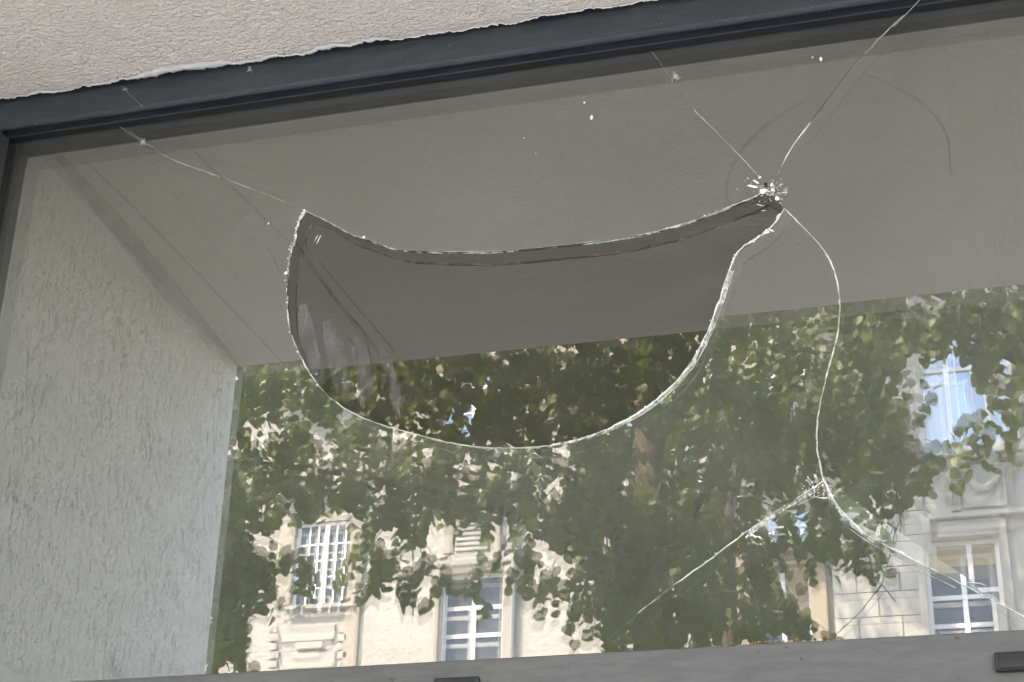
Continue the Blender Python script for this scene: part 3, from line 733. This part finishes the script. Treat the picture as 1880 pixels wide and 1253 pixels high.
# apron below the barred window: block strips and panels
for px in (505, 630):
    for i in range(9): bx('block', M_STONE, px - 8, px + (9 if i % 2 else 5), 1150 + i * 16, 1163 + i * 16, .07 if i % 2 else .05)
bx('apron_panel', M_STONE, 520, 616, 1150, 1178, .05); bx('apron_panel', M_STONE, 520, 616, 1200, 1228, .05); bx('apron_panel', M_STONE, 545, 594, 1181, 1193, .09)
# balcony behind the leaves, with rails
bx('balcony', M_WHITE, 1440, 1531, 800, 812, .9)
bal = bx('railing', M_METAL, 1440, 1531, 764, 768, .88, inn=-.84)
for i in range(15): bx('railing_bar', M_METAL, 1442 + i * 6, 1443.6 + i * 6, 768.5, 799.5, .87, bal, inn=-.85)
bx('balcony_panel', M_WHITE, 1441, 1530, 772, 798, .80, inn=-.76)
bx('ledge', M_WHITE, 1270, 1362, 925, 936, .4); bx('ledge', M_WHITE, 1385, 1531, 888, 898, .45); bx('ledge', M_WHITE, 1360, 1520, 985, 996, .45)
bx('loggia_post', M_OCHRE, 1501, 1531, 1000, 1290, .10); bx('loggia_post', M_OCHRE, 1362, 1392, 1000, 1290, .10); bx('loggia_lintel', M_OCHRE, 1362, 1531, 997, 1015, .13)

# stone house on the right
Y2 = FY - .55
st = thing('stone_house', 'pale grey stone house front with a garland panel between two windows', 'building', (0, 0, 0))
xc, xd = M(1533, 1000, Y2).x, M(1890, 1000, Y2).x + 12
k1 = rect(1684, 1856, 612, 832, Y2); k2 = rect(1716, 1842, 992, 1300, Y2); k3 = rect(2050, 2220, 612, 832, Y2); k4 = rect(2080, 2200, 992, 1300, Y2)
wall(xc, xd, 0, 21, Y2, [k1, k2, k3, k4], .3).build('wall', M_STONE, st)
MB().box(xc, xc + .3, -Y2 - 1.2, -Y2 - .001, 0, 21).build('return_wall', M_STONE, st)
MB().box(xc, xd, -Y2 - 9, -Y2 - .9, 0, 20.9).build('rear_wall', M_STONE, st)
MB().box(xc - .2, xd, -Y2 - .5, -Y2 + .6, 20.2, 20.7).build('cornice', M_STONE, st)
MB().profile_x([(-Y2 + .6, 21.02), (-Y2 - 5, 24.5), (-Y2 - 9.5, 21.02)], xc - .2, xd).build('roof', M_ROOF, st)
window(st, k1, Y2, [.27, .38, .56, .72], [.72], thick=(.27, .72), trans=(.72,), pane=[M_PANEC, M_PANEB, M_PANEC], fw=.07, sill=False)
window(st, k2, Y2, [.56], [.52, .70], thick=(.56,), trans=(.52, .70), fw=.07, blind=.13)
window(st, k3, Y2, [.27, .72], [.72], thick=(.27, .72), trans=(.72,), pane=M_PANEB); window(st, k4, Y2, [.5], [.7], thick=(.5,), trans=(.7,))
def sx(name, mat, px0, px1, py0, py1, out, par=None, inn=.02): return bx(name, mat, px0, px1, py0, py1, out, par or st, Y2, inn)
sx('window_ledge', M_STONE, 1664, 1885, 833, 850, .32); sx('window_ledge', M_STONE, 1672, 1880, 851, 857, .2)
gp = sx('garland_panel', M_STONE, 1759, 1837, 858, 938, .05)
for px in (1746, 1846):
    br = sx('fluted_bracket', M_STONE, px - 9, px + 9, 858, 948, .13)
    for i in range(3): sx('flute', M_STONE, px - 7 + i * 5, px - 4 + i * 5, 866, 938, .17, br)
# hanging garland: beads along a catenary
pts = []
for i in range(19):
    u = i / 18; p = M(1763 + 70 * u, 872 + 34 * (1 - (2 * u - 1) ** 2), Y2); pts.append(Vector((p.x, -Y2 + .085, p.z)))
gm = MB(); gm.tube(pts, [.035 + .035 * math.sin(math.pi * i / 18) + (.012 if i % 2 else 0) for i in range(19)], 8); gm.build('garland', M_STONE, gp, True)
sx('string_course', M_STONE, 1700, 1885, 949, 957, .16); sx('architrave', M_STONE, 1700, 1715.5, 958, 1300, .10); sx('architrave', M_STONE, 1842.5, 1858, 958, 1300, .10); sx('lintel', M_STONE, 1716, 1842, 962, 991, .07)
sx('pilaster', M_STONE, 1668, 1683.5, 500, 832, .12); sx('pilaster', M_STONE, 1857, 1874, 500, 832, .12)
# ashlar courses
zz = M(1620, 1184, Y2).z; hgt = .43; row = 0
rs = random.Random(4)
for kx0, kx1 in ((M(1536, 1000, Y2).x, M(1697, 1000, Y2).x),):
    for r_ in range(22):
        x = kx0 - (.35 if r_ % 2 else 0); z = zz - 1.2 + r_ * hgt
        while x < kx1 - .05:
            x2 = min(kx1, x + .72)
            if M(1620, 700, Y2).z < z: break
            MB().box(max(x, kx0) + .012, x2 - .004, -Y2 - .02, -Y2 + .045 + rs.uniform(0, .008), z + .012, z + hgt - .004, .008).build('ashlar_block', M_STONE, st)
            x = x2

# ------------------------------------------------------------------ trees
def leaf_shape(fold, curl):         # heart shaped lime leaf, stalk at the origin, tip towards -z, unit length
    half = [(0, .02), (.22, .11), (.44, .03), (.54, -.20), (.51, -.46), (.36, -.72), (.14, -.90), (0, -1.03)]
    mid = [(0, .02), (0, -.2), (0, -.45), (0, -.7), (0, -1.03)]
    vs = []; fs = []
    left = [Vector((-x, fold * x + curl * z * z, z)) for x, z in half[1:-1]]
    right = [Vector((x, fold * x + curl * z * z, z)) for x, z in half[1:-1]]
    ctr = [Vector((0, curl * z * z, z)) for z in (0, -.35, -.7, -1.03)]
    vs = ctr + left + right          # 0-3 centre, 4-9 left, 10-15 right
    for b_ in (4, 10):
        fs += [(0, b_, b_ + 1), (0, b_ + 1, b_ + 2), (0, b_ + 2, 1), (1, b_ + 2, b_ + 3), (1, b_ + 3, b_ + 4, 2), (2, b_ + 4, b_ + 5, 3)]
    return vs, fs
SH = [leaf_shape(.25, .12), leaf_shape(.12, .25), leaf_shape(.4, -.08), leaf_shape(-.15, .1)]
LM = []
for vs, fs in SH:
    me = mesh('leaf', vs, fs); me.materials.append(M_LEAF); LM.append(me)


def leaf_matrix(r, pos, size):
    # hangs from its stalk; blade turned to the light
    az = r.uniform(0, 6.283); droop = r.gauss(.85, .45)
    t = Vector((math.cos(az) * math.cos(droop), math.sin(az) * math.cos(droop), -math.sin(droop)))       # towards the tip
    nrm = Vector((r.gauss(0, .55), r.choice((-1, 1)) * abs(r.gauss(.9, .5)), r.gauss(.2, .5)))
    nrm = (nrm - t * nrm.dot(t))
    nrm = nrm.normalized() if nrm.length > 1e-3 else t.orthogonal().normalized()
    x = nrm.cross(-t).normalized()
    return Matrix(((x.x * size, nrm.x * size, -t.x * size, pos.x), (x.y * size, nrm.y * size, -t.y * size, pos.y), (x.z * size, nrm.z * size, -t.z * size, pos.z), (0, 0, 0, 1)))


class Tree:
    def __init__(s, name, label, base, seed, mat):
        s.o = thing(name, label, 'tree', base, 'lime trees along the street'); s.base = Vector(base); s.r = random.Random(seed)
        s.leaves = []; s.wood = MB(); s.mat = mat
    def twig(s, p, n=7, size=.075, droop=1.0, length=None):
        r = s.r; az = r.uniform(0, 6.283); d = Vector((math.cos(az), math.sin(az) * .7, -droop * r.uniform(.25, 1.1))).normalized()
        pts = [p.copy()]; q = p.copy(); sp_ = .042 * size / .075
        for i in range(n):
            d = (d + Vector((r.gauss(0, .16), r.gauss(0, .16), r.gauss(-.06, .1)))).normalized(); q = q + d * sp_; pts.append(q.copy())
            side = Vector((-d.y, d.x, 0)); side = side.normalized() if side.length > .01 else Vector((1, 0, 0))
            off = side * (.03 if i % 2 else -.03) + Vector((0, 0, -.012))
            s.leaves.append((leaf_matrix(r, q + off, size * r.uniform(.7, 1.15)), r.randrange(4), q))
        s.wood.tube([pts[0], pts[len(pts) // 2], pts[-1]], [.003, .0022, .0012], 3, False)
    def limb(s, pts, r0, r1, n=6):
        k_ = len(pts); s.wood.tube(pts, [r0 + (r1 - r0) * i / (k_ - 1) for i in range(k_)], n)
    def finish(s, keep, trunk_pts, tr):
        mb = MB(); mb.tube([Vector(p) - s.base for p in trunk_pts], tr, 12)
        mb.build('trunk', M_BARK, s.o, True)
        for v in s.wood.v: v -= s.base
        s.wood.build('branches', M_TWIG, s.o, True)
        # leaves that show largest: nearest to the pane and inside the mirrored view
        def score(m):
            c_ = m[0].translation; q = Vector((c_.x, -c_.y, c_.z)) - CAM; dpt = q.dot(FW); x = 940 + FPX * q.dot(RT) / dpt; y = 626.5 - FPX * q.dot(UP) / dpt
            return (dpt if (360 < x < 1900 and 520 < y < 1250) else 1000 + dpt)
        ls = sorted(s.leaves, key=score)
        for m, v, _ in ls[:keep]:
            o = bpy.data.objects.new('leaf', LM[v]); C.objects.link(o); o.parent = s.o
            o.matrix_local = Matrix.Translation(-s.base) @ m
        vs, fs = [], []
        for m, v, _ in ls[keep:]:
            a, b = SH[v]; n = len(vs); vs += [m @ p - s.base for p in a]; fs += [tuple(i + n for i in f_) for f_ in b]
        if vs:
            o = link('crown', mesh('crown', vs, fs), s.mat, s.o); o['kind'] = 'stuff'


def fill(t, cx, cy_, rx, ry, d0, d1, n, size=.068, leaves=7, droop=1.0):
    r = t.r
    for _ in range(n):
        while True:
            u, v = r.uniform(-1, 1), r.uniform(-1, 1)
            if u * u + v * v < 1: break
        p = M(cx + u * rx, cy_ + v * ry - 50, r.uniform(d0, d1)); t.twig(p, leaves, size, droop)

# big lime: hangs over most of the view
bA = M(1235, 1150, 8.3)
A = Tree('lime_tree', 'leafy lime tree reflected across the middle and left of the window', (bA.x, bA.y, 0), 21, M_LEAF)
for cx in range(400, 1500, 62):                      # closed canopy behind the soffit edge
    for cyy in range(520, 900, 62):
        if cyy > 850 and cx > 1380: continue
        fill(A, cx, cyy, 52, 52, 5.6, 10.5, (6 if cx < 1000 else 8), .068, 7, .55)
for a in [(560, 690, 70, 50, 6, 10, 26), (700, 720, 90, 60, 7, 10.5, 50), (860, 720, 90, 60, 7, 10.5, 60), (1020, 720, 90, 60, 7, 10.5, 40), (1180, 720, 80, 60, 7, 10.5, 30), (470, 740, 44, 60, 5.8, 9, 18)]:
    fill(A, *a, .068, 7, .6)
for a in [  # cx, cy, rx, ry, d0, d1, n: clumps that hang below it
    (435, 900, 45, 50, 5.5, 9, 24), (425, 1000, 34, 60, 5.5, 8, 26), (420, 1100, 30, 70, 5.5, 7.5, 24), (405, 1190, 22, 45, 5.5, 7, 14),
    (470, 1070, 26, 40, 5.8, 7.5, 10), (500, 1060, 30, 34, 5.8, 7.5, 12), (440, 1180, 26, 40, 5.6, 7, 9), (520, 930, 60, 40, 5.6, 9, 26), (500, 1120, 26, 16, 5.8, 7, 5), (560, 1075, 22, 22, 5.8, 7, 4),
    (610, 925, 60, 34, 5.6, 9, 26), (690, 940, 60, 40, 5.6, 9, 20), (700, 1050, 40, 40, 6, 7.5, 10), (715, 1090, 30, 22, 6, 7, 5), (760, 960, 60, 40, 5.6, 9, 20), (775, 1080, 20, 30, 6, 7, 5),
    (800, 930, 60, 40, 5.6, 9, 16), (850, 1070, 40, 20, 6, 7.5, 7), (770, 1030, 28, 20, 6, 7.5, 4), (930, 1055, 40, 32, 6, 8, 9), (920, 930, 50, 36, 5.8, 9, 13), (975, 970, 40, 40, 5.8, 8, 10), (1010, 1050, 34, 50, 6, 8, 10),
    (1100, 920, 70, 40, 5.8, 10, 26), (1110, 1010, 60, 60, 6, 10, 34), (1120, 1110, 60, 70, 6, 10, 40), (1210, 960, 70, 60, 6, 10, 40), (1230, 1070, 70, 70, 6, 10, 46), (1260, 1160, 110, 40, 6, 10, 40), (1330, 1000, 55, 60, 6, 10, 30), (1345, 1110, 40, 60, 6, 9, 16), (1390, 1060, 25, 30, 6, 8, 4),
    (1420, 870, 60, 30, 6, 10, 14), (1460, 840, 60, 40, 6, 10, 20), (1500, 930, 50, 34, 6, 9, 9), (1470, 1000, 28, 20, 6, 8, 4), (1520, 1030, 34, 22, 6, 8, 6), (1570, 1010, 34, 18, 6, 8, 6), (1420, 1125, 40, 14, 6.5, 8, 5), (1450, 1165, 60, 10, 6.5, 8, 5), (1640, 1020, 20, 10, 6, 7.5, 2)]:
    a = list(a)
    if 480 < a[0] < 1060: a[6] = max(2, int(a[6] * .62))
    fill(A, *a)
rr = A.r
for i in range(650):                                 # the rest of the crown, above what the pane shows
    a_ = rr.uniform(0, 6.283); u = rr.random() ** .5; z = rr.uniform(6.2, 11)
    k_ = math.sqrt(max(.05, 1 - ((z - 7.5) / 3.8) ** 2))
    A.twig(Vector((bA.x - 1.2 + math.cos(a_) * u * 4.6 * k_, bA.y + .3 + math.sin(a_) * u * 3.0 * k_, z)), 8, .095)
tA = [(bA.x, bA.y, -.1), (bA.x + .05, bA.y, 1.2), (bA.x - .05, bA.y + .05, 3.0), (bA.x - .1, bA.y, 5.0), (bA.x - .2, bA.y, 8.5)]
for px, py, d_ in [(885, 760, 7.5), (640, 820, 7), (1060, 800, 6.5), (1400, 800, 7.5), (480, 850, 6.4)]:
    p = M(px, py, d_); q = Vector(tA[3]); A.limb([q, q.lerp(p, .4) + Vector((0, 0, .25)), q.lerp(p, .75) + Vector((0, 0, .15)), p], .06, .012, 6)
for ln in [[(885, 755), (945, 785), (1010, 830), (1080, 862)], [(1230, 860), (1330, 895), (1420, 930)], [(1640, 900), (1650, 970), (1640, 1020), (1626, 1068), (1585, 1120), (1540, 1162)], [(1626, 1068), (1652, 1100)],
           [(756, 985), (760, 1060), (758, 1130)], [(930, 980), (912, 1040), (880, 1085)], [(1110, 960), (1122, 1050), (1105, 1140)], [(1610, 880), (1618, 960), (1605, 985)]]:
    A.limb([M(px, py, 6.6) for px, py in ln], .011 if ln[0][0] in (885, 1230) else .0042, .003, 5)
A.finish(190, tA, [.26, .2, .17, .13, .04])

bB = M(2250, 1100, 8.5)
Bt = Tree('lime_tree', 'lime branches reflected in the upper right of the window', (bB.x, bB.y, 0), 5, M_LEAF)
for a in [(1545, 650, 60, 60, 6, 10, 34), (1520, 760, 50, 60, 6, 10, 26), (1580, 720, 50, 40, 6, 9, 14), (1640, 665, 50, 24, 6, 9, 10), (1640, 600, 60, 36, 6, 10, 18), (1720, 620, 60, 24, 6, 9, 11), (1800, 610, 60, 26, 6, 9, 13), (1860, 580, 40, 40, 6, 9, 9), (1750, 660, 40, 10, 6, 8, 3), (1850, 650, 30, 24, 6, 8, 6), (1780, 680, 26, 8, 6, 7.5, 2),
          (1560, 810, 50, 44, 6, 9, 22), (1625, 840, 40, 34, 6, 9, 13), (1675, 870, 24, 24, 6, 8, 5), (1685, 915, 18, 16, 6, 7.5, 4), (1590, 880, 60, 36, 6, 9, 14), (1610, 930, 44, 18, 6, 8, 5), (1840, 440, 90, 60, 6, 10, 30), (1700, 460, 90, 60, 6, 10, 40), (1580, 500, 80, 60, 6, 10, 40)]:
    fill(Bt, *a)
rr = Bt.r
for i in range(420):
    a_ = rr.uniform(0, 6.283); u = rr.random() ** .5; z = rr.uniform(6.6, 11)
    k_ = math.sqrt(max(.05, 1 - ((z - 7.8) / 3.8) ** 2))
    Bt.twig(Vector((bB.x + math.cos(a_) * u * 3.8 * k_, bB.y + math.sin(a_) * u * 2.8 * k_, z)), 8, .095)
tB = [(bB.x, bB.y, -.1), (bB.x, bB.y, 1.2), (bB.x + .05, bB.y + .05, 3.4), (bB.x - .1, bB.y, 5.4), (bB.x - .1, bB.y, 9)]
for px, py, d_ in [(1600, 560, 7), (1700, 540, 7.5)]:
    p = M(px, py, d_); q = Vector(tB[3]); Bt.limb([q, q.lerp(p, .4) + Vector((0, 0, .3)), q.lerp(p, .75) + Vector((0, 0, .2)), p], .06, .01, 6)
Bt.finish(110, tB, [.24, .19, .16, .12, .04])

# tall tree on the far pavement: its shade falls on the stone house
pc = M(1790, 850, Y2); k_ = 3.4 / SUN.y
cC = Vector((pc.x + SUN.x * k_, pc.y + SUN.y * k_, pc.z + SUN.z * k_))
Ct = Tree('plane_tree', 'tall tree on the far pavement shading the stone house front', (cC.x - .2, cC.y, 0), 9, M_LEAF2)
del Ct.o['group']
rr = Ct.r
for i in range(900):
    v = Vector((rr.gauss(0, 1), rr.gauss(0, 1), rr.gauss(0, 1))).normalized() * rr.random() ** .4
    Ct.twig(cC + Vector((v.x * 3.0, v.y * 2.0, v.z * 4.4 + .8)), 7, .16)
tC = [(cC.x - .2, cC.y, -.1), (cC.x - .15, cC.y, 3), (cC.x, cC.y, 9), (cC.x, cC.y, cC.z), (cC.x + .1, cC.y, cC.z + 3.5)]
Ct.finish(0, tC, [.32, .26, .2, .13, .04])
